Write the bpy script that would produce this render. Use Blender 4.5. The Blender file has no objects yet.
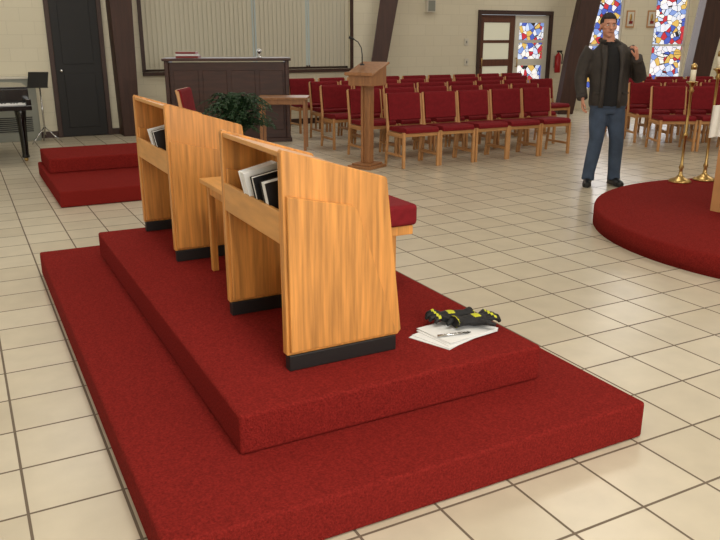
import bpy, bmesh, math, random
from mathutils import Vector, Matrix, Euler
random.seed(7)
scene=bpy.context.scene
F0=747.0; CAMH=1.55; TH=math.radians(17.25); AZ=math.radians(27.7)
sA,cA=math.sin(AZ),math.cos(AZ)
def W(l,d,z=0): return Vector((sA*d+cA*l, cA*d-sA*l, z))
RZ=-AZ
try: scene.view_settings.view_transform='Standard'
except Exception: pass

# ---------------- materials
def S(c): # srgb 0-255 -> linear
    return tuple(((x/255)/12.92 if x/255<=0.04045 else ((x/255+0.055)/1.055)**2.4) for x in c)+(1,)
def mat(name,col,rough=.5,metal=0,noise=0,nscale=8,bump=0,bscale=40,stretch=(1,1,1),spec=.5,emit=None,es=1):
    m=bpy.data.materials.new(name); m.use_nodes=True; nt=m.node_tree; b=nt.nodes['Principled BSDF']
    c=S(col); b.inputs['Base Color'].default_value=c
    b.inputs['Roughness'].default_value=rough; b.inputs['Metallic'].default_value=metal
    b.inputs['Specular IOR Level'].default_value=spec
    tc=nt.nodes.new('ShaderNodeTexCoord'); mp=nt.nodes.new('ShaderNodeMapping')
    nt.links.new(tc.outputs['Object'],mp.inputs['Vector']); mp.inputs['Scale'].default_value=stretch
    if noise:
        n=nt.nodes.new('ShaderNodeTexNoise'); n.inputs['Scale'].default_value=nscale; n.inputs['Detail'].default_value=6
        nt.links.new(mp.outputs[0],n.inputs['Vector'])
        r=nt.nodes.new('ShaderNodeValToRGB'); nt.links.new(n.outputs['Fac'],r.inputs['Fac'])
        r.color_ramp.elements[0].position=.3; r.color_ramp.elements[1].position=.7
        r.color_ramp.elements[0].color=tuple(x*(1-noise) for x in c[:3])+(1,)
        r.color_ramp.elements[1].color=tuple(min(1,x*(1+noise)) for x in c[:3])+(1,)
        nt.links.new(r.outputs['Color'],b.inputs['Base Color'])
    if bump:
        n2=nt.nodes.new('ShaderNodeTexNoise'); n2.inputs['Scale'].default_value=bscale; n2.inputs['Detail'].default_value=3
        nt.links.new(mp.outputs[0],n2.inputs['Vector'])
        bp=nt.nodes.new('ShaderNodeBump'); bp.inputs['Strength'].default_value=bump; bp.inputs['Distance'].default_value=.01
        nt.links.new(n2.outputs['Fac'],bp.inputs['Height']); nt.links.new(bp.outputs[0],b.inputs['Normal'])
    if emit:
        b.inputs['Emission Color'].default_value=S(emit); b.inputs['Emission Strength'].default_value=es
    return m
M={}
M['carpet']=mat('red_carpet',(131,37,33),.97,noise=.32,nscale=130,bump=1.0,bscale=220,spec=.05)
M['oak']=mat('oak',(198,136,68),.4,noise=.3,nscale=5,stretch=(11,11,.6))
M['oak2']=mat('oak_light',(202,146,80),.42,noise=.14,nscale=5,stretch=(5,1,5))
M['chairwood']=mat('chair_wood',(186,136,86),.45,noise=.1,nscale=6)
M['redfab']=mat('red_upholstery',(118,24,31),.85,noise=.15,nscale=30,bump=.2,bscale=150,spec=.2)
M['black']=mat('black_laminate',(16,15,15),.5)
M['doorblack']=mat('door_black',(22,21,22),.6)
M['gloss']=mat('black_lacquer',(12,12,12),.15)
M['dkwood']=mat('dark_wood',(62,34,24),.5,noise=.3,nscale=4,stretch=(1,1,6))
M['beam']=mat('beam_wood',(62,36,26),.55,noise=.25,nscale=5,stretch=(6,6,.6))
M['midwood']=mat('lectern_wood',(148,102,64),.45,noise=.2,nscale=5,stretch=(6,6,.8))
M['white']=mat('white_paint',(215,212,200),.6)
M['paper']=mat('paper',(226,227,226),.8)
M['cover']=mat('book_cover_black',(22,22,24),.4)
M['coverred']=mat('book_cover_red',(130,30,25),.5)
M['chrome']=mat('chrome',(190,190,190),.2,1)
M['brass']=mat('brass',(190,158,100),.3,1)
M['leaf']=mat('leaf_green',(30,58,28),.6,noise=.4,nscale=20)
M['pot']=mat('pot_terracotta',(110,60,40),.7)
M['trim']=mat('trim_brown',(60,38,30),.5)
M['grey']=mat('heater_grey',(135,138,128),.5)
M['cream']=mat('plastic_cream',(210,205,190),.5)
M['redpaint']=mat('extinguisher_red',(170,20,20),.3)
M['skin']=mat('skin',(190,134,108),.55,noise=.06,nscale=20)
M['jacket']=mat('jacket_grey_brown',(50,44,39),.75,noise=.25,nscale=12,bump=.5,bscale=25)
M['shirt']=mat('shirt_black',(12,12,14),.85,bump=.4,bscale=20)
M['jeans']=mat('denim',(58,72,92),.85,noise=.25,nscale=9,bump=.5,bscale=22)
M['hair']=mat('hair_dark',(30,23,20),.8,bump=.6,bscale=90)
M['lip']=mat('lip',(150,90,76),.5)
M['eyew']=mat('eye_white',(225,220,215),.3)
M['cloth']=mat('altar_cloth_white',(232,228,218),.8)
M['yellow']=mat('glove_yellow',(190,190,30),.6)
M['glove']=mat('glove_black',(14,14,16),.7,bump=.4,bscale=60)
M['slat']=mat('blind_slat',(200,195,176),.7)
M['glassdk']=mat('window_glass',(150,155,150),.15,emit=(190,195,185),es=.35)
M['candle']=mat('candle_wax',(235,228,205),.5)
M['lamp']=mat('ceiling_panel',(240,240,235),.5,emit=(255,246,230),es=1.0)  # glowing panel, added out of view to light the room

def floor_mat():
    m=bpy.data.materials.new('floor_tile'); m.use_nodes=True; nt=m.node_tree; b=nt.nodes['Principled BSDF']
    tc=nt.nodes.new('ShaderNodeTexCoord'); mp=nt.nodes.new('ShaderNodeMapping')
    nt.links.new(tc.outputs['Object'],mp.inputs['Vector']); mp.inputs['Location'].default_value=(20*.315-.015,20*.315+.06,0)
    br=nt.nodes.new('ShaderNodeTexBrick'); br.offset=0; br.squash=1
    nt.links.new(mp.outputs[0],br.inputs['Vector'])
    br.inputs['Scale'].default_value=1; br.inputs['Brick Width'].default_value=.315; br.inputs['Row Height'].default_value=.315
    br.inputs['Mortar Size'].default_value=.0055; br.inputs['Mortar Smooth'].default_value=.15; br.inputs['Bias'].default_value=0
    br.inputs['Color1'].default_value=S((205,195,174)); br.inputs['Color2'].default_value=S((194,183,161)); br.inputs['Mortar'].default_value=S((108,94,78))
    n=nt.nodes.new('ShaderNodeTexNoise'); n.inputs['Scale'].default_value=6; n.inputs['Detail'].default_value=8
    nt.links.new(tc.outputs['Object'],n.inputs['Vector'])
    mr=nt.nodes.new('ShaderNodeMapRange'); mr.inputs['To Min'].default_value=.82; mr.inputs['To Max'].default_value=1.1
    nt.links.new(n.outputs['Fac'],mr.inputs['Value'])
    mx=nt.nodes.new('ShaderNodeMix'); mx.data_type='RGBA'; mx.blend_type='MULTIPLY'; mx.inputs['Factor'].default_value=1
    nt.links.new(br.outputs['Color'],mx.inputs[6]); nt.links.new(mr.outputs[0],mx.inputs[7]); nt.links.new(mx.outputs[2],b.inputs['Base Color'])
    mr2=nt.nodes.new('ShaderNodeMapRange'); mr2.inputs['To Min'].default_value=.28; mr2.inputs['To Max'].default_value=.8
    nt.links.new(br.outputs['Fac'],mr2.inputs['Value']); nt.links.new(mr2.outputs[0],b.inputs['Roughness'])
    bp=nt.nodes.new('ShaderNodeBump'); bp.invert=True; bp.inputs['Strength'].default_value=.5; bp.inputs['Distance'].default_value=.003
    nt.links.new(br.outputs['Fac'],bp.inputs['Height']); nt.links.new(bp.outputs[0],b.inputs['Normal'])
    return m
def wall_mat():
    m=bpy.data.materials.new('painted_block'); m.use_nodes=True; nt=m.node_tree; b=nt.nodes['Principled BSDF']
    tc=nt.nodes.new('ShaderNodeTexCoord'); sp=nt.nodes.new('ShaderNodeSeparateXYZ'); cb=nt.nodes.new('ShaderNodeCombineXYZ')
    nt.links.new(tc.outputs['Object'],sp.inputs[0]); nt.links.new(sp.outputs[0],cb.inputs[0]); nt.links.new(sp.outputs[2],cb.inputs[1])
    br=nt.nodes.new('ShaderNodeTexBrick'); nt.links.new(cb.outputs[0],br.inputs['Vector'])
    br.inputs['Scale'].default_value=1; br.inputs['Brick Width'].default_value=.4; br.inputs['Row Height'].default_value=.2; br.inputs['Mortar Size'].default_value=.005
    br.inputs['Color1'].default_value=S((220,213,190)); br.inputs['Color2'].default_value=S((217,210,187)); br.inputs['Mortar'].default_value=S((209,202,179))
    nt.links.new(br.outputs['Color'],b.inputs['Base Color']); b.inputs['Roughness'].default_value=.7
    return m
def stained_mat():
    m=bpy.data.materials.new('stained_glass'); m.use_nodes=True; nt=m.node_tree; b=nt.nodes['Principled BSDF']
    tc=nt.nodes.new('ShaderNodeTexCoord'); v=nt.nodes.new('ShaderNodeTexVoronoi'); v.inputs['Scale'].default_value=9
    nt.links.new(tc.outputs['Object'],v.inputs['Vector'])
    sp=nt.nodes.new('ShaderNodeSeparateColor'); nt.links.new(v.outputs['Color'],sp.inputs[0])
    r=nt.nodes.new('ShaderNodeValToRGB'); r.color_ramp.interpolation='CONSTANT'; nt.links.new(sp.outputs[0],r.inputs['Fac'])
    cols=[(215,220,232),(70,90,175),(190,205,235),(180,50,60),(235,232,228),(205,170,90),(120,145,205),(225,222,232)]
    e=r.color_ramp.elements; e[0].color=S(cols[0]); e[1].position=1/8; e[1].color=S(cols[1])
    for i in range(2,8):
        x=e.new(i/8); x.color=S(cols[i])
    v2=nt.nodes.new('ShaderNodeTexVoronoi'); v2.feature='DISTANCE_TO_EDGE'; v2.inputs['Scale'].default_value=9
    nt.links.new(tc.outputs['Object'],v2.inputs['Vector'])
    gt=nt.nodes.new('ShaderNodeMath'); gt.operation='GREATER_THAN'; gt.inputs[1].default_value=.035; nt.links.new(v2.outputs['Distance'],gt.inputs[0])
    mx=nt.nodes.new('ShaderNodeMix'); mx.data_type='RGBA'; nt.links.new(gt.outputs[0],mx.inputs['Factor']); mx.inputs[6].default_value=(.02,.02,.02,1)
    nt.links.new(r.outputs[0],mx.inputs[7]); nt.links.new(mx.outputs[2],b.inputs['Base Color']); nt.links.new(mx.outputs[2],b.inputs['Emission Color'])
    b.inputs['Emission Strength'].default_value=.9; b.inputs['Roughness'].default_value=.2
    return m
M['floor']=floor_mat(); M['wall']=wall_mat(); M['stained']=stained_mat()

# ---------------- mesh builder
class MB:
    def __init__(s): s.bm=bmesh.new(); s.mats=[]
    def mi(s,m):
        m=M[m]
        if m not in s.mats: s.mats.append(m)
        return s.mats.index(m)
    def add(s,vs,fs,m,smooth=False,T=None):
        k=s.mi(m); bv=[s.bm.verts.new((T@Vector(v)) if T else v) for v in vs]
        for f in fs:
            try:
                fc=s.bm.faces.new([bv[i] for i in f]); fc.material_index=k; fc.smooth=smooth
            except ValueError: pass
    def box(s,c,sz,m,rot=None,T=None):
        x,y,z=[a/2 for a in sz]; R=Euler(rot).to_matrix() if rot else Matrix.Identity(3); c=Vector(c)
        vs=[c+R@Vector((i*x,j*y,k*z)) for i in(-1,1) for j in(-1,1) for k in(-1,1)]
        s.add(vs,[(0,1,3,2),(4,6,7,5),(0,4,5,1),(2,3,7,6),(0,2,6,4),(1,5,7,3)],m,T=T)
    def b2(s,a,b,m): s.box([(a[i]+b[i])/2 for i in range(3)],[abs(b[i]-a[i]) for i in range(3)],m)
    def prism(s,pts,fn,w0,w1,m,smooth=False):
        n=len(pts); vs=[fn(u,v,w0) for u,v in pts]+[fn(u,v,w1) for u,v in pts]
        fs=[tuple(range(n)),tuple(reversed(range(n,2*n)))]+[(i,i+n,(i+1)%n+n,(i+1)%n) for i in range(n)]
        s.add(vs,fs,m)
    def tube(s,pts,rad,m,seg=12,smooth=True,ref=None):
        pts=[Vector(p) for p in pts]; n=len(pts)
        rad=[(r,r) if not isinstance(r,(tuple,list)) else r for r in rad]
        if ref is None:
            t=(pts[-1]-pts[0]).normalized(); ref=Vector((1,0,0)) if abs(t.x)<.9 else Vector((0,1,0))
        vs=[]
        for i,p in enumerate(pts):
            t=(pts[min(i+1,n-1)]-pts[max(i-1,0)]).normalized()
            u=(Vector(ref)-t*t.dot(Vector(ref))).normalized(); v=t.cross(u)
            for k in range(seg):
                a=2*math.pi*k/seg; vs.append(p+u*math.cos(a)*rad[i][0]+v*math.sin(a)*rad[i][1])
        fs=[(i*seg+k,i*seg+(k+1)%seg,(i+1)*seg+(k+1)%seg,(i+1)*seg+k) for i in range(n-1) for k in range(seg)]
        fs+=[tuple(reversed(range(seg))),tuple(range((n-1)*seg,n*seg))]
        s.add(vs,fs,m,smooth)
    def cyl(s,a,b,r,m,seg=16,r2=None): s.tube([a,b],[r,r if r2 is None else r2],m,seg)
    def sph(s,c,r,m,su=20,sv=12,rot=None):
        if not isinstance(r,(tuple,list)): r=(r,r,r)
        R=Euler(rot).to_matrix() if rot else Matrix.Identity(3); c=Vector(c)
        vs=[c+R@Vector((0,0,r[2]))]
        for i in range(1,sv):
            a=math.pi*i/sv
            for k in range(su):
                b=2*math.pi*k/su; vs.append(c+R@Vector((r[0]*math.sin(a)*math.cos(b),r[1]*math.sin(a)*math.sin(b),r[2]*math.cos(a))))
        vs.append(c+R@Vector((0,0,-r[2]))); L=len(vs)-1
        fs=[(0,1+k,1+(k+1)%su) for k in range(su)]
        for i in range(sv-2):
            for k in range(su):
                fs.append((1+i*su+k,1+(i+1)*su+k,1+(i+1)*su+(k+1)%su,1+i*su+(k+1)%su))
        o=1+(sv-2)*su
        fs+=[(L,o+(k+1)%su,o+k) for k in range(su)]
        s.add(vs,fs,m,True)
    def lathe(s,prof,m,c=(0,0,0),seg=24):
        c=Vector(c); n=len(prof)
        vs=[c+Vector((r*math.cos(2*math.pi*k/seg),r*math.sin(2*math.pi*k/seg),z)) for r,z in prof for k in range(seg)]
        fs=[(i*seg+k,i*seg+(k+1)%seg,(i+1)*seg+(k+1)%seg,(i+1)*seg+k) for i in range(n-1) for k in range(seg)]
        fs+=[tuple(reversed(range(seg))),tuple(range((n-1)*seg,n*seg))]
        s.add(vs,fs,m,True)
    def mesh(s,name):
        bmesh.ops.recalc_face_normals(s.bm,faces=s.bm.faces)
        me=bpy.data.meshes.new(name); s.bm.to_mesh(me); s.bm.free()
        for m in s.mats: me.materials.append(m)
        return me
    def make(s,name,loc=(0,0,0),rz=0,bevel=0,parent=None,seg=2):
        return place(s.mesh(name),name,loc,rz,bevel,parent,seg)
def place(me,name,loc=(0,0,0),rz=0,bevel=0,parent=None,seg=2):
    o=bpy.data.objects.new(name,me); scene.collection.objects.link(o); o.location=loc; o.rotation_euler=(0,0,rz)
    if bevel:
        b=o.modifiers.new('bev','BEVEL'); b.width=bevel; b.segments=seg; b.limit_method='ANGLE'; b.angle_limit=math.radians(50)
    if parent: o.parent=parent
    return o
def empty(name,loc,rz=0):
    e=bpy.data.objects.new(name,None); scene.collection.objects.link(e); e.location=loc; e.rotation_euler=(0,0,rz); e.empty_display_size=.2; return e
def remeshed(mb,name,voxel,smooth=2,parent=None,fmat=None):
    me=mb.mesh(name+'_src'); o=bpy.data.objects.new(name+'_src',me); scene.collection.objects.link(o)
    r=o.modifiers.new('r','REMESH'); r.mode='VOXEL'; r.voxel_size=voxel; r.use_smooth_shade=True
    if smooth:
        sm=o.modifiers.new('s','SMOOTH'); sm.iterations=smooth; sm.factor=.5
    dg=bpy.context.evaluated_depsgraph_get(); m2=bpy.data.meshes.new_from_object(o.evaluated_get(dg)); 
    mats=list(me.materials); bpy.data.objects.remove(o)
    m2.materials.clear()
    if fmat:
        keys=fmat[0]; 
        for k in keys: m2.materials.append(M[k])
        for p in m2.polygons: p.material_index=keys.index(fmat[1](p.center,p.normal)); p.use_smooth=True
    else:
        m2.materials.append(mats[0])
        for p in m2.polygons: p.material_index=0; p.use_smooth=True
    m2.name=name
    return place(m2,name,parent=parent)

# ---------------- room shell
X0,X1,Y0,YB,H=-3.0,18.5,-4.0,13.2,4.6
CX=12.27
q=MB(); end=Vector((CX,YB,0))+Vector((cA,-sA,0))*7.03
q.b2((X0-.2,Y0-.2,-.1),(X1+.3,YB+.25,0),'floor'); q.make('floor')
q=MB(); q.b2((X0-.2,Y0-.2,H),(X1+.3,YB+.25,H+.1),'white'); q.make('ceiling')
def wall(name,a,b,openings=(),th=.2):
    a=Vector(a);b=Vector(b);L=(b-a).length; rz=math.atan2((b-a).y,(b-a).x)
    q=MB(); x=0
    for (o0,o1,z0,z1) in sorted(openings):
        if o0>x: q.b2((x,0,0),(o0,th,H),'wall')
        if z0>0: q.b2((o0,0,0),(o1,th,z0),'wall')
        q.b2((o0,0,z1),(o1,th,H),'wall'); x=o1
    q.b2((x,0,0),(L,th,H),'wall')
    return q.make(name,(a.x,a.y,0),rz),rz
def xAt(px,py,Y):
    Fv=math.cos(TH)*F0-(py-270)*math.sin(TH); r=(px-360)/Fv
    d=Y/(cA-sA*r); return sA*d+cA*r*d
wx0,wx1=xAt(145,60,YB),xAt(350,60,YB)
dx0,dx1=xAt(477,40,YB),xAt(551,40,YB)
bx0,bx1=xAt(52,70,YB),xAt(105,70,YB)
wall('wall_north',(X0,YB,0),(CX,YB,0),[(wx0-X0,wx1-X0,1.0,3.2),(dx0-X0,dx1-X0,0,2.1)])
def segx(px,py=40):
    Fv=math.cos(TH)*F0-(py-270)*math.sin(TH); 
    dd=sA*CX+cA*YB; l0=cA*CX-sA*YB
    return (px-360)/Fv*dd-l0
s1=(segx(588),segx(621)); s2=(segx(652),segx(686)); s3=(segx(745),segx(780))
_,rzs=wall('wall_northeast',(CX,YB,0),end,[(s1[0],s1[1],.42,3.3),(s2[0],s2[1],.42,3.3),(s3[0],s3[1],.42,3.3)])
wall('wall_west',(X0,Y0,0),(X0,YB,0),[(5,7.5,1,3.4),(9,11.5,1,3.4)])
wall('wall_east',(end.x,end.y,0),(end.x,Y0,0))
wall('wall_south',(X1,Y0,0),(X0,Y0,0),[(14,20,1,3.6)])
for i,(a,b,loc,rz) in enumerate([(0,6,(X1-14,Y0-.1,0),math.pi)]):
    q=MB(); q.b2((0,0,1),(6,.02,3.6),'glassdk')
    for k in range(5): q.b2((k*1.5-.03 if k else 0,-.03,1),(k*1.5+.03,.05,3.6),'trim')
    q.make('window_5',loc,rz)  # unseen window added to go with the soft fill behind the camera
for i,y in enumerate((1,5)):
    q=MB(); q.b2((0,0,1),(2.5,.02,3.4),'glassdk'); q.b2((0,-.03,1),(2.5,.05,1.06),'trim'); q.b2((1.22,-.03,1),(1.28,.05,3.4),'trim')
    q.make('window_%d'%(6+i),(X0-.1,y,0),math.pi/2)  # unseen west windows added to go with the soft side light

q=MB(); q.b2((wx0,YB+.16,1.0),(wx1,YB+.18,3.2),'glassdk')
for x in (wx0+.03,wx0+(wx1-wx0)*.54,wx1-.03): q.b2((x-.03,YB+.1,1.0),(x+.03,YB+.17,3.2),'trim')
q.b2((wx0,YB+.1,1.0),(wx1,YB+.17,1.06),'trim'); q.b2((wx0,YB+.1,3.14),(wx1,YB+.17,3.2),'trim')
q.make('window_1')
q=MB(); n=int((wx1-wx0)/.08)
for i in range(n):
    x=wx0+.05+i*(wx1-wx0-.1)/(n-1)
    q.box((x,YB+.05,2.08),(.088,.003,2.08),'slat',rot=(0,0,math.radians(14 if i not in (24,37) else 60)))
q.b2((wx0+.01,YB+.02,3.12),(wx1-.01,YB+.08,3.18),'slat'); q.make('vertical_blinds')
q=MB(); q.b2((wx0-.06,YB-.07,.94),(wx1+.06,YB-.001,1.0),'trim'); q.make('trim_1',bevel=.006)
q=MB(); q.b2((wx0-.06,YB-.03,1.002),(wx0,YB-.001,3.25),'trim'); q.b2((wx1,YB-.03,1.002),(wx1+.06,YB-.001,3.25),'trim'); q.make('trim_2')
q=MB(); q.b2((X0,YB-.015,0),(dx0-.1,YB-.001,.1),'trim'); q.make('baseboard_north')

for i,(a,b) in enumerate((s1,s2,s3)):
    q=MB(); q.b2((a,.09,.42),(b,.11,3.3),'stained')
    for x in (a+.02,b-.02): q.b2((x-.02,.05,.42),(x+.02,.14,3.3),'white')
    for z in (.44,1.4,2.4,3.28): q.b2((a,.05,z-.02),(b,.14,z+.02),'white')
    q.make('window_%d'%(2+i),(CX,YB,0),rzs)
fr=.07; mid=(dx0+dx1)/2
q=MB()
q.b2((dx0,YB-.03,0),(dx0+fr,YB+.15,2.1),'trim'); q.b2((dx1-fr,YB-.03,0),(dx1,YB+.15,2.1),'trim'); q.b2((dx0+fr,YB-.03,2.02),(dx1-fr,YB+.15,2.1),'trim')
q.make('trim_3')
def door(name,x0,x1,pm,fm):
    q=MB(); y=YB+.03; w=x1-x0; st=.12
    q.b2((x0,y,0.01),(x0+st,y+.05,2.01),fm); q.b2((x1-st,y,0.01),(x1,y+.05,2.01),fm)
    zs=[.01,.2,.98,1.12,1.86,2.01]
    for a,b in ((0,1),(2,3),(4,5)): q.b2((x0+st,y,zs[a]),(x1-st,y+.05,zs[b]),fm)
    q.b2((x0+st,y+.02,.2),(x1-st,y+.03,.98),pm); q.b2((x0+st,y+.02,1.12),(x1-st,y+.03,1.86),pm)
    q.b2((x0+st,y+.005,1.45),(x1-st,y+.045,1.51),fm)
    q.cyl((x0+.06,y-.05,.95),(x0+.06,y-.05,1.15),.012,'brass'); q.cyl((x0+.06,y-.05,.97),(x0+.06,y,.97),.01,'brass'); q.cyl((x0+.06,y-.05,1.13),(x0+.06,y,1.13),.01,'brass')
    q.make(name,bevel=.004)
M['doorglass']=mat('door_glass',(200,200,180),.3,emit=(205,200,175),es=.35)
M['doorwood']=mat('door_wood',(92,52,32),.5,noise=.2,nscale=5,stretch=(6,6,.6))
door('door_1',dx0+fr,mid,'doorglass','doorwood'); door('door_2',mid+.01,dx1-fr,'stained','white')

q=MB(); q.b2((bx0-.02,YB-.06,0),(bx0+.05,YB-.002,2.6),'trim'); q.b2((bx1-.05,YB-.06,0),(bx1+.02,YB-.002,2.6),'trim'); q.b2((bx0+.05,YB-.045,0.01),(bx1-.05,YB-.002,2.6),'doorblack')
for z0,z1 in ((.15,1.0),(1.15,2.4)):
    q.b2((bx0+.17,YB-.056,z0),(bx1-.17,YB-.045,z1),'doorblack')
q.sph((bx0+.13,YB-.09,1.05),.03,'chrome'); q.make('door_3',bevel=.005)
hx0=xAt(-20,100,YB-.1); hx1=xAt(36,100,YB-.1)
q=MB(); q.b2((hx0-1,YB-.3,0),(hx1,YB-.02,.95),'grey')
for k in range(8): q.b2((hx0-.9,YB-.31,.15+k*.03),(hx1-.1,YB-.30,.165+k*.03),'black')
q.b2((hx0-1.02,YB-.32,.95),(hx1+.02,YB-.02,.98),'cream'); q.make('wall_heater',bevel=.005)

def beam(name,pb,pt,w,dp,rz):
    q=MB(); pts=[]; 
    for t in (0,.25,.5,.75,1):
        x=pb+(pt-pb)*(t**1.2); ww=w*(.85+.5*t)
        pts.append((x,t*H,ww))
    out=[(x-ww/2,z) for x,z,ww in pts]+[(x+ww/2,z) for x,z,ww in reversed(pts)]
    q.prism(out,lambda u,v,w_:(u,w_,v),-dp/2,dp/2,'beam'); return q,rz,name
for name,loc,pb,pt,w in (('roof_beam',(xAt(124,60,12.95),12.97,0),0,0,.32),('roof_beam.001',W(.22,14.6),0,.75,.3),
                    ('roof_beam.002',W(4.42,16.35),-.05,.75,.38),('roof_beam.003',W(6.72,15.6),0,.6,.42)):
    q,_,_=beam(name,pb,pt,w,.36,RZ); q.make('roof_beam',loc,RZ if name!='roof_beam' else 0,bevel=.01)

# ---------------- red platforms
q=MB(); q.b2((.342,1.86,0),(2.272,5.357,.157),'carpet'); q.b2((.700,2.225,.157),(2.032,5.10,.312),'carpet'); q.make('carpeted_choir_platform',bevel=.013,seg=3)
q=MB(); q.b2((.72,7.5,0),(2.72,9.55,.156),'carpet'); q.b2((.76,8.62,.156),(2.72,9.55,.312),'carpet'); q.make('carpeted_step_platform',bevel=.015,seg=3)
dc=W(3.79,5.95)
q=MB(); q.lathe([(1.80,0),(1.80,.14),(1.795,.152),(1.78,.158),(.001,.158)],'carpet',seg=96)
q.make('round_altar_platform',dc)
# ---------------- prayer desks
Z=.312
def prayer_desk(y0,y1,name,books,dz=0):
    e=empty(name,(0,0,0)); q=MB(); t=.042
    out=[(.985,Z+.065),(.985,1.158+dz),(.992,1.17+dz),(1.415,1.04+dz),(1.422,1.03+dz),(1.494,.395),(1.478,Z+.065)]
    app=[(.997,Z+.08),(.997,1.005),(1.262,.945),(1.285,.925),(1.455,.42),(1.46,Z+.08)]
    for y,s in ((y0,-1),(y1,-1)):
        q.prism(out,lambda u,v,w:(u,w,v),y,y+t,'oak')
        q.prism(app,lambda u,v,w:(u,w,v),y-.018,y+.001,'oak')
        q.b2((.992,y-.006,Z),(1.468,y+t-.004,Z+.066),'black')
    yl,yr=y0+t-.002,y1+.002
    q.prism([(.99,1.140+dz),(.99,1.160+dz),(1.40,1.034+dz),(1.40,1.012+dz)],lambda u,v,w:(u,w,v),yl,yr,'oak2')
    q.b2((.99,yl,.815),(1.20,yr,.833),'oak2'); q.b2((.985,yl,.815),(1.003,yr,.94),'oak2'); q.b2((1.185,yl,.83),(1.2,yr,1.07),'oak')
    q.b2((1.30,yl,.42),(1.33,yr,.55),'oak')
    q.make('desk_frame',parent=e,bevel=.004)
    for i,(yy,th,m,lean,hh) in enumerate(books):
        b=MB(); 
        b.b2((-.07,-th/2,0),(.07,th/2,hh),'paper')
        b.b2((-.075,-th/2-.003,-.003),(.076,-th/2,hh+.003),m); b.b2((-.075,th/2,-.003),(.076,th/2+.003,hh+.003),m); b.b2((.07,-th/2,-.003),(.076,th/2,hh+.003),m)
        o=b.make('hymnal_%d'%(i+1),(1.086,yy,.838),parent=e); o.rotation_euler=(0,math.radians(lean),0)
    return e
prayer_desk(2.48,3.17,'prayer_desk',[(2.66,.05,'cover',-10,.20),(2.77,.03,'cover',-11,.205),(2.87,.06,'paper',-13,.215)])
prayer_desk(4.163,4.965,'prayer_desk',[(4.44,.045,'cover',-12,.21),(4.55,.045,'paper',-12,.21)],.035)
q=MB(); q.b2((1.09,3.5,Z+.49),(1.5,3.95,Z+.515),'oak2')
for x in (1.12,1.44):
    for y in (3.53,3.885): q.b2((x,y,Z),(x+.035,y+.035,Z+.49),'oak')
q.b2((1.125,3.535,Z+.43),(1.14,3.9,Z+.49),'oak'); q.b2((1.455,3.535,Z+.43),(1.47,3.9,Z+.49),'oak'); q.b2((1.13,3.54,Z+.43),(1.46,3.555,Z+.49),'oak')
q.make('side_table',bevel=.004)
q=MB(); q.b2((1.53,2.99,Z+.33),(1.86,4.9,Z+.375),'oak')
for y in (3.08,4.75):
    q.b2((1.57,y,Z),(1.61,y+.05,Z+.33),'oak'); q.b2((1.78,y,Z),(1.82,y+.05,Z+.33),'oak'); q.b2((1.57,y+.01,Z+.06),(1.82,y+.04,Z+.1),'oak')
q.make('cushioned_bench',bevel=.004)
q=MB(); q.b2((1.52,2.975,Z+.376),(1.878,4.905,Z+.48),'redfab'); q.make('bench_cushion',bevel=.02,seg=3)

# ---------------- church chair
def chair_mesh(arm=False):
    q=MB(); w=.25
    for sx in (-1,1):
        x=sx*w
        q.box((x,-.20,.22),(.034,.04,.44),'chairwood')
        q.tube([(x,.25,0),(x,.20,.42),(x,.27,.87)],[.019,.021,.017],'chairwood',8)
        q.b2((x-.014,-.19,.37),(x+.014,.21,.42),'chairwood'); q.b2((x-.012,-.19,.13),(x+.012,.23,.16),'chairwood')
    q.b2((-w,-.21,.385),(w,-.19,.43),'chairwood'); q.b2((-w,.2,.385),(w,.215,.42),'chairwood')
    pad=[(-.235,.43),(-.24,.47),(-.2,.495),(.17,.485),(.2,.47),(.2,.43)]
    q.prism(pad,lambda u,v,w_:(w_,u,v),-.235,.235,'redfab')
    bk=[(.19,.56),(.205,.55),(.235,.55),(.285,.86),(.27,.885),(.25,.885),(.235,.86)]
    q.prism(bk,lambda u,v,w_:(w_,u,v),-.232,.232,'redfab')
    q.box((0,.283,.86),(.5,.02,.045),'chairwood',rot=(-.15,0,0))
    return q.mesh('church_chair_mesh')
cm=chair_mesh()
def chair(x,y,rz=0,z=0): 
    o=place(cm,'church_chair',(x,y,z),rz+random.uniform(-.03,.03),bevel=.006); return o
for k in range(5): chair(5.02+.55*k,8.12+.01*k)
for k in range(6): chair(4.95+.56*k,9.05)
for k in range(8): chair(4.98+.56*k,10.0)
for k in range(8): chair(5.25+.56*k,11.0)
for k in range(9): chair(5.3+.57*k,12.0)
for r in range(4):
    for k in range(6):
        p=W(4.5+.56*k,10.9+.95*r); 
        chair(p.x,p.y,RZ)
cp=W(-1.60,8.1); chair(cp.x,cp.y,math.radians(60),.158)

# ---------------- lectern
q=MB()
q.b2((-.17,-.19,0),(.17,.19,.035),'midwood'); q.b2((-.13,-.15,.035),(.13,.15,.06),'midwood')
q.b2((-.065,-.05,.06),(-.03,.05,1.05),'midwood'); q.b2((.03,-.05,.06),(.065,.05,1.05),'midwood'); q.b2((-.03,-.03,.06),(.03,.03,1.05),'midwood')
q.prism([(-.17,1.0),(.17,1.0),(.17,1.12),(-.17,1.25)],lambda u,v,w:(w,-u,v),-.165,.165,'midwood')
q.box((0,.0,1.195),(.40,.40,.022),'midwood',rot=(math.radians(20.6),0,0))
q.b2((-.2,-.205,1.12),(.2,-.185,1.16),'midwood')
q.make('lectern',W(.09,9.35),RZ+math.radians(-35),bevel=.005)
q=MB(); q.tube([(0,0,0),(0,0,.12),(-.01,0,.2),(-.05,0,.27),(-.1,0,.3)],[.007,.007,.006,.006,.006],'black',8); q.tube([(-.1,0,.3),(-.16,0,.325)],[.012,.016],'black',10); q.lathe([(.03,0),(.03,.012),(.01,.02)],'black',seg=16)
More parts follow.
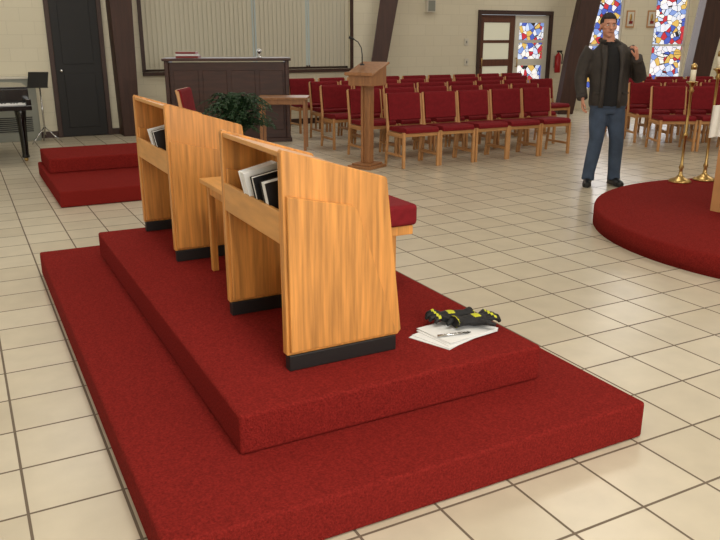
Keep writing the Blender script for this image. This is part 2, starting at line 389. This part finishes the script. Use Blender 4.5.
q.make('gooseneck_microphone',W(.09,9.35,1.205)+Vector((-.04,0.06,.03)),RZ)

# ---------------- organ console
oc=W(-2.05,12.0)
q=MB(); w=.93
q.b2((-w,-.32,0),(-w+.06,.32,1.22),'dkwood'); q.b2((w-.06,-.32,0),(w,.32,1.22),'dkwood')
q.b2((-w+.06,-.28,.05),(w-.06,-.24,1.2),'dkwood')
for k in range(4):
    x=-w+.13+k*.425; q.b2((x,-.295,.18),(x+.36,-.28,1.08),'dkwood')
q.b2((-w-.03,-.35,1.22),(w+.03,.3,1.26),'dkwood'); q.b2((-w-.02,-.35,0),(w+.02,.35,.06),'dkwood')
q.b2((-w+.06,-.24,.72),(w-.06,.55,.78),'dkwood')
q.b2((-.65,.25,.78),(.65,.42,.82),'paper'); q.b2((-.65,.1,.84),(.65,.25,.88),'paper')
for x in (-.8,.76): q.b2((x,.45,0),(x+.05,.53,.72),'dkwood')
q.make('organ_console',oc,RZ+math.radians(8),bevel=.008)
q=MB(); 
for i in range(3): q.b2((-.17,-.1,i*.03),(.17-.02*i,.12,.028+i*.03),'coverred' if i!=1 else 'paper')
q.make('stacked_hymnals',W(-2.62,11.85,1.261),RZ)
q=MB(); q.lathe([(.05,0),(.05,.01),(.01,.02),(.01,.06),(.03,.08),(.035,.12),(.001,.13)],'chrome',seg=16); q.make('small_cup',W(-1.55,11.95,1.261))
q=MB(); q.b2((-.36,-.25,.72),(.36,.25,.75),'midwood')
for x in (-.33,.29):
    for y in (-.22,.18): q.b2((x,y,0),(x+.04,y+.04,.72),'midwood')
q.b2((-.32,-.21,.65),(.32,-.19,.72),'midwood'); q.b2((-.32,.19,.65),(.32,.21,.72),'midwood')
q.make('wooden_table',W(-1.1,11.0),RZ,bevel=.004)

# plant
q=MB(); q.lathe([(.12,0),(.16,.3),(.17,.32),(.155,.32),(.14,.29),(.001,.29)],'pot',seg=24)
for i in range(170):
    a=random.uniform(0,2*math.pi); L=random.uniform(.2,.5); up=random.uniform(.2,.62)
    pts=[Vector((math.cos(a)*L*t*(.35+.65*t),math.sin(a)*L*t*(.35+.65*t),.3+up*math.sin(t*2.1)/1.0)) for t in [j/9 for j in range(10)]]
    side=Vector((-math.sin(a),math.cos(a),0))
    q.tube(pts,[.004]*10,'leaf',4)
    for j in range(2,10):
        t=(pts[j]-pts[j-1]).normalized(); wd=.09*(1-j/13)
        for s in(-1,1):
            b=pts[j]; tip=b+side*s*wd+t*.03+Vector((0,0,-.02)); 
            q.add([b-t*.018,b+side*s*wd*.5-t*.012,tip,b+side*s*wd*.5+t*.02,b+t*.012],[(0,1,2,3,4)],'leaf')
q.make('potted_fern',W(-1.5,9.15))

# ---------------- piano at left
q=MB()
out=[(-1.4,0),(0,0),(0,-.9),(-.12,-1.2),(-.42,-1.35),(-.75,-1.42),(-1.05,-1.6),(-1.4,-1.62)]
out=[(x,-y) for x,y in out]
q.prism(out,lambda u,v,w:(u,v,w),.68,.93,'gloss'); q.prism([(x*1.01,y) for x,y in out],lambda u,v,w:(u,v,w),.932,.955,'gloss')
q.b2((-1.4,-.28,.68),(0,0,.74),'gloss'); q.b2((-1.34,-.24,.74),(-.06,0,.76),'paper'); q.b2((-.06,-.28,.74),(0,0,.82),'gloss'); q.b2((-1.4,-.28,.74),(-1.34,0,.82),'gloss')
for i in range(36): 
    if i%7 not in (2,6): q.b2((-1.33+i*.035+.012,-.15,.76),(-1.33+i*.035+.03,-.01,.775),'black')
for x,y in ((-.12,.05),(-1.28,.05),(-.7,1.25)): 
    q.tube([(x,y,.68),(x,y,.5),(x,y,.1),(x,y,.05)],[.075,.055,.04,.05],'gloss',12); q.sph((x,y,.028),.028,'brass')
q.tube([(-.7,.1,.68),(-.7,.1,.12)],[.03,.03],'gloss',8); q.b2((-.8,-.02,.08),(-.6,.12,.12),'gloss')
q.make('grand_piano',(.80,10.7,0),0,bevel=.006)
for (px,d,h) in ((44,11.6,.95),):
    q=MB()
    for a in (0,2.1,4.2): q.tube([(0,0,.25),(.25*math.cos(a),.25*math.sin(a),.012)],[.009,.009],'chrome',8)
    q.cyl((0,0,.12),(0,0,h-.1),.012,'chrome'); q.box((0,-.03,h),(.3,.015,.24),'black',rot=(-.4,0,0)); q.box((0,-.07,h-.11),(.3,.05,.01),'black')
    q.make('music_stand',W((px-360)/757*d,d),RZ)

# ---------------- altar + candlesticks
tc=dc+Vector((0,.3,.158)); 
q=MB(); q.b2((-.62,-.3,.8),(.62,.3,.86),'chairwood')
for x in (-.58,.5):
    for y in (-.26,.18): q.b2((x,y,0),(x+.08,y+.08,.8),'chairwood')
q.b2((-.55,-.25,.12),(.55,-.21,.2),'chairwood'); q.b2((-.55,-.24,.7),(.55,-.2,.8),'chairwood')
q.b2((-.64,-.32,.861),(.64,.32,.868),'cloth')
N=60
for sgn in(-1,1):
    vs=[];
    for i in range(N+1):
        y=-.32+.64*i/N; o=.012*math.sin(i*.9)
        vs+=[(sgn*.64,y,.865),(sgn*(.655+o),y,.62+.01*math.sin(i*.4))]
    q.add(vs,[(2*i,2*i+1,2*i+3,2*i+2) for i in range(N)],'cloth',True)
    vs=[]
    for i in range(N+1):
        x=-.64+1.28*i/N; o=.012*math.sin(i*1.3)
        vs+=[(x,sgn*.32,.865),(x,sgn*(.335+o),.68)]
    q.add(vs,[(2*i,2*i+1,2*i+3,2*i+2) for i in range(N)],'cloth',True)
q.make('altar_table',tc+Vector((-.05,.03,0)))
q=MB(); q.lathe([(.06,0),(.06,.01),(.015,.03),(.012,.09),(.05,.13),(.06,.2),(.055,.2),(.04,.13),(.001,.125)],'brass',seg=24); q.make('chalice',tc+Vector((-.55,.18,.869)))
def candlestick(l,d,h):
    q=MB(); prof=[(.11,0),(.11,.012),(.09,.03),(.05,.045),(.022,.07),(.016,.12),(.026,.15),(.014,.18),(.013,h*.45),(.026,h*.47),(.026,h*.49),(.013,h*.51),(.013,h-.1),(.028,h-.08),(.014,h-.05),(.03,h-.02),(.055,h),(.055,h+.008),(.001,h+.009)]
    q.lathe(prof,'brass',seg=24); q.lathe([(.026,h+.009),(.026,h+.15),(.01,h+.155),(.001,h+.155)],'candle',seg=16)
    q.lathe([(.029,h+.12),(.029,h+.16),(.012,h+.18),(.001,h+.18)],'brass',seg=16)
    q.make('candlestick',W(l,d,.158))
candlestick(3.24,7.5,.98); candlestick(3.53,7.6,1.1)

def onwall(px,py,Y,name,fn):
    x=xAt(px,py,Y); Fv=math.cos(TH)*F0-(py-270)*math.sin(TH); D=math.sin(TH)*F0+(py-270)*math.cos(TH); d=sA*x+cA*Y; z=CAMH-D/Fv*d
    q=MB(); fn(q); q.make(name,(x,Y,z),bevel=.003)
def spk(q): q.b2((-.1,-.1,-.12),(.1,-.002,.12),'cream'); q.b2((-.08,-.105,-.1),(.08,-.1,.1),'grey')
def sw(q): q.b2((-.05,-.02,-.07),(.05,-.002,.07),'cream'); q.b2((-.012,-.03,-.025),(.012,-.02,.025),'grey')
onwall(429,6,YB,'wall_speaker',spk); onwall(466,62,YB,'wall_switch',sw); onwall(466,42,YB,'thermostat',sw)
q=MB(); q.lathe([(.06,0),(.065,.02),(.065,.34),(.045,.39),(.02,.41),(.02,.44),(.001,.44)],'redpaint',seg=20); q.b2((-.03,-.02,.43),(.09,.02,.47),'black'); q.tube([(.05,0,.44),(.11,-.01,.38),(.10,-.02,.18)],[.012]*3,'black',8); q.b2((-.04,.06,.1),(.04,.1,.36),'chrome')
q.make('fire_extinguisher',(xAt(561,75,YB-.1)-.12,YB-.102,.82))
for px in (630,651):
    L=segx(px,20); p=Vector((CX,YB,0))+Vector((cA,-sA,0))*L
    q=MB(); q.b2((-.09,-.03,-.18),(.09,-.002,.18),'chairwood'); q.b2((-.07,-.035,-.15),(.07,-.03,.15),'cream'); q.sph((.0,-.035,.03),(.03,.012,.08),'brass'); q.b2((-.03,-.045,-.1),(.05,-.035,-.04),'coverred')
    q.make('station_plaque',(p.x,p.y,1.95),rzs)

# ---------------- things on the platform
q=MB()
for i,(ox,oy,r) in enumerate(((-.045,.01,.25),(-.03,0,.15),(.0,0,0),(.01,.01,-.03),(.012,.008,.02))): q.box((ox,oy,.002+i*.003),(.29,.21,.0025),'paper',rot=(0,0,r))
q.make('paper_booklet',(1.80,2.51,Z),math.radians(8))
def glove(name,loc,rz,flip):
    q=MB(); q.sph((0,0,.026),(.058,.048,.025),'glove'); q.tube([(-.03,0,.028),(-.075,0,.028),(-.11,0,.032)],[(.036,.022),(.03,.02),(.042,.028)],'glove',12,ref=(0,1,0))
    for i,(y,L) in enumerate(((-.034,.06),(-.012,.075),(.011,.07),(.032,.055))):
        q.tube([(.035,y,.028),(.035+L*.5,y*1.25,.042),(.035+L*.85,y*1.35,.032),(.035+L,y*1.4,.018)],[.013,.0125,.012,.008],'glove',8)
    q.tube([(-.01,.035*flip,.028),(.02,.07*flip,.032),(.05,.085*flip,.022)],[.015,.0135,.009],'glove',8)
    def fm(c,n):
        if n.z>.3 and ((-.02<c.x<.015 and abs(c.y)<.022) or (.062<c.x<.075 ) or c.x<-.104): return 'yellow'
        return 'glove'
    o=remeshed(q,name,.004,1,fmat=(['glove','yellow'],fm)); o.location=loc; o.rotation_euler=(0,0,rz); return o
glove('work_glove',(1.82,2.60,Z+.017),math.radians(170),1)
glove('work_glove',(1.90,2.51,Z+.018),math.radians(-5),-1)
q=MB(); q.cyl((-.08,0,.006),(.06,0,.006),.006,'chrome',10); q.cyl((.06,0,.006),(.075,0,.006),.005,'black',10,.002); q.make('pen',(1.75,2.455,Z+.0165),math.radians(-10))

# ---------------- man
root=W(2.62,8.16); man=empty('man',root,RZ)
q=MB(); 
ring=[(.03,.0,.85,.196,.142),(.03,0,.90,.206,.15),(.025,0,1.02,.20,.142),(.02,0,1.15,.205,.142),(.012,0,1.28,.215,.145),(.005,.005,1.38,.212,.138),(-.005,.01,1.45,.18,.115),(-.015,.01,1.495,.115,.085),(-.025,.0,1.53,.066,.066),(-.03,-.01,1.6,.056,.06)]
q.tube([(a,b,c) for a,b,c,_,_ in ring],[(d,e) for *_,d,e in ring],'jacket',28,ref=(1,0,0))
q.tube([(.03,0,.78),(.03,0,.85),(.03,0,.95)],[(.15,.11),(.17,.125),(.165,.12)],'jacket',24,ref=(1,0,0))
q.tube([(-.13,.01,1.42),(-.20,.01,1.42),(-.24,.02,1.33),(-.272,.035,1.17),(-.272,.01,1.06),(-.262,-.045,.95)],[.078,.085,.075,.07,.062,.055],'jacket',14)
q.tube([(.12,.01,1.42),(.20,.01,1.42),(.26,.01,1.32),(.315,-.01,1.16)],[.078,.085,.076,.07],'jacket',14)
q.tube([(.312,.0,1.15),(.325,-.06,1.165),(.275,-.15,1.25),(.215,-.225,1.345)],[.064,.068,.06,.051],'jacket',14)
q.tube([(-.05,0,.90),(-.062,-.01,.75),(-.065,-.03,.52),(-.085,-.01,.32),(-.105,.01,.14),(-.11,.005,.055)],[.10,.10,.078,.073,.066,.07],'jeans',16)
q.tube([(.11,0,.90),(.125,-.005,.75),(.155,-.02,.51),(.17,.015,.32),(.18,.03,.14),(.182,.025,.055)],[.10,.10,.078,.073,.066,.07],'jeans',16)
def fm(c,n):
    if c.z<.862: return 'jeans'
    if c.z>1.515 and abs(c.x+.03)<.09: return 'skin'
    if c.y<-.04 and abs(c.x-(.005))<.085 and c.z<1.53: return 'shirt'
    return 'jacket'
remeshed(q,'body',.011,3,man,(['jeans','skin','shirt','jacket'],fm))
q=MB()
for s in(-1,1):
    pts=[(.005+s*.095,-.147,.85),(.005+s*.092,-.146,1.0),(.005+s*.09,-.146,1.15),(.005+s*.092,-.148,1.3),(s*.092,-.135,1.40),(-.01+s*.078,-.10,1.475)]
    q.tube(pts,[(.024,.014)]*4+[(.034,.014),(.03,.014)],'jacket',10,ref=(1,0,0))
col=[(-.022+.085*math.cos(a),.012+.082*math.sin(a),1.525+.012*math.sin(a)) for a in [math.radians(-60+i*300/14) for i in range(15)]]
q.tube(col,[.02]*15,'jacket',10)
q.tube([(-.265,-.03,.975),(-.261,-.052,.935)],[.058,.056],'jacket',16); q.tube([(.228,-.207,1.325),(.207,-.235,1.36)],[.055,.054],'jacket',16)
for s in(-1,1): q.box((.02+s*.145,-.128,1.0),(.07,.02,.012),'jacket',rot=(0,0,s*.35))
q.make('jacket_details',parent=man)
hc=Vector((-.045,-.02,1.665))
q=MB(); 
q.sph(hc+Vector((0,.01,.03)),(.076,.093,.095),'skin',28,18); q.sph(hc+Vector((0,-.018,-.035)),(.06,.066,.075),'skin',24,16); q.sph(hc+Vector((0,-.05,-.085)),(.032,.03,.026),'skin')
q.tube([hc+Vector((0,-.075,.025)),hc+Vector((0,-.095,.0)),hc+Vector((0,-.108,-.022)),hc+Vector((0,-.09,-.034))],[.010,.013,.017,.012],'skin',10)
q.sph(hc+Vector((0,-.078,.034)),(.05,.014,.012),'skin'); q.sph(hc+Vector((0,-.080,-.056)),(.026,.012,.010),'skin')
for s in(-1,1):
    q.sph(hc+Vector((s*.078,.012,-.003)),(.010,.02,.032),'skin',rot=(0,0,s*.3)); q.sph(hc+Vector((s*.042,-.058,-.012)),(.02,.02,.018),'skin')
q.tube([hc+Vector((.01,.015,-.05)),hc+Vector((.02,.02,-.13))],[.056,.058],'skin',20)
remeshed(q,'head',.0045,2,man)
q=MB()
for s in(-1,1):
    q.sph(hc+Vector((s*.03,-.076,.012)),(.013,.010,.007),'eyew'); q.sph(hc+Vector((s*.03,-.085,.012)),(.006,.003,.006),'hair'); q.sph(hc+Vector((s*.03,-.088,.030)),(.017,.004,.0035),'hair',rot=(0,s*.12,0))
q.sph(hc+Vector((0,-.089,-.055)),(.021,.005,.004),'lip')
q.make('face_features',parent=man)
t=MB(); t.sph(hc+Vector((0,.012,.036)),(.083,.098,.102),'hair',44,32)
def cutz(v):
    y=v.co.y-hc.y
    zmin=hc.z+.075 if y<-.045 else (hc.z+.03 if y<-.005 else hc.z-.035)
    return v.co.z<zmin
bmesh.ops.delete(t.bm,geom=[v for v in t.bm.verts if cutz(v)],context='VERTS')
for v in t.bm.verts: v.co+=(v.co-hc).normalized()*random.uniform(-.002,.003)
o=t.make('hair',parent=man); so=o.modifiers.new('s','SOLIDIFY'); so.thickness=.008
q=MB()
for (x,y,r) in ((-.11,.005,-.35),(.182,.025,.15)):
    R=Matrix.Rotation(r,3,'Z'); f=lambda a,b,c:Vector((x,y,0))+R@Vector((a,b,c))
    q.tube([f(0,.08,.045),f(0,.0,.05),f(0,-.08,.042),f(0,-.15,.036),f(0,-.19,.03)],[(.036,.04),(.042,.05),(.046,.042),(.045,.034),(.028,.022)],'cover',16,ref=R@Vector((1,0,0)))
    q.tube([f(0,.02,.05),f(0,.02,.10)],[.05,.045],'cover',14)
    q.tube([f(0,.1,.012),f(0,.0,.012),f(0,-.1,.012),f(0,-.19,.012)],[(.035,.012),(.043,.012),(.049,.012),(.032,.012)],'cover',14,ref=R@Vector((1,0,0)))
remeshed(q,'shoes',.006,1,man)
def hand(name,M4,curl,thumbs):
    q=MB(); T=lambda v: M4@Vector(v)
    q.tube([T((0,0,-.03)),T((0,0,0)),T((0,0,.04)),T((0,0,.088))],[(.027,.02),(.032,.017),(.041,.015),(.039,.012)],'skin',16,ref=(M4.to_3x3()@Vector((1,0,0))))
    for i,(x,L,cz) in enumerate(((.031,.070,.086),(.0105,.080,.09),(-.0105,.074,.088),(-.031,.058,.082))):
        x*=thumbs; p=Vector((x,0,cz-.01)); a=0; pts=[p]; 
        for f,c in ((.45,.35),(.32,.7),(.23,.5)):
            a+=c*curl*(1+.12*i); p=p+Vector((x*.03,-math.sin(a)*L*f,math.cos(a)*L*f)); pts.append(p)
        q.tube([T(v) for v in pts],[.0092,.009,.0082,.006],'skin',10)
    q.tube([T((thumbs*.022,-.004,.015)),T((thumbs*.045,-.014,.042)),T((thumbs*.056,-.026,.068)),T((thumbs*.053,-.036,.09))],[.014,.012,.010,.007],'skin',10)
    return remeshed(q,name,.0032,1,man)
def frame(o,z,pn):
    z=Vector(z).normalized(); y=-(Vector(pn)-z*z.dot(Vector(pn))).normalized(); x=y.cross(z)
    return Matrix.Translation(o)@Matrix((x,y,z)).transposed().to_4x4()
hand('hand_1',frame((-.258,-.058,.925),(.02,-.12,-1),(.9,-.3,0)),.8,1)
hand('hand_2',frame((.205,-.24,1.365),(-.25,-.2,1),(-.75,.5,0)),1.2,1)

# ---------------- lights
def area(loc,rot,sx,sy,p,col=(1,.94,.85)):
    L=bpy.data.lights.new('area','AREA'); L.shape='RECTANGLE'; L.size=sx; L.size_y=sy; L.energy=p; L.color=col
    o=bpy.data.objects.new('ceiling_light_source',L); scene.collection.objects.link(o); o.location=loc; o.rotation_euler=rot  # shared by every added area light, ceiling and window side alike
for x in (1,6.5,12):
    for y in (1.0,6.0,11):
        q=MB(); q.b2((-.7,-.7,-.05),(.7,.7,0),'lamp'); q.make('ceiling_light',(x,y,H-.001))  # panels out of view, added as housings for the area lights
        area((x,y,H-.07),(0,0,0),1.3,1.3,{1.0:(85 if x==1 else 55),6.0:36,11:32}[y])  # area light added under each panel, stronger near the foreground
area((1.5,Y0+.2,2.4),(math.radians(80),0,0),5.5,2.4,300,(1,.97,.93))  # soft fill added behind the camera to brighten the foreground
area((X0+.2,6.3,2.3),(math.radians(85),0,math.radians(-90)),6,2.2,60,(.97,.98,1))  # soft side fill added along the unseen west wall
area(((wx0+wx1)/2,YB-.15,2.1),(math.radians(-90),0,0),wx1-wx0,2,40,(.97,.98,1))  # area light added before the blinds, standing in for window daylight
pr=Vector((CX,YB,2.0))+Vector((cA,-sA,0))*3.0+Vector((-sA,-cA,0))*.3
area(pr,(math.radians(-90),0,RZ),5,2.4,120,(.97,.98,1))  # area light added before the stained windows for floor reflections
w=bpy.data.worlds.new('world'); scene.world=w; w.use_nodes=True
w.node_tree.nodes['Background'].inputs[0].default_value=(.8,.85,.9,1); w.node_tree.nodes['Background'].inputs[1].default_value=.6
cam=bpy.data.cameras.new('camera'); co=bpy.data.objects.new('camera',cam); scene.collection.objects.link(co)
co.location=(0,0,CAMH); co.rotation_euler=(math.radians(90)-TH,0,-AZ); cam.sensor_width=36; cam.lens=36*F0/720; cam.clip_end=100
scene.camera=co
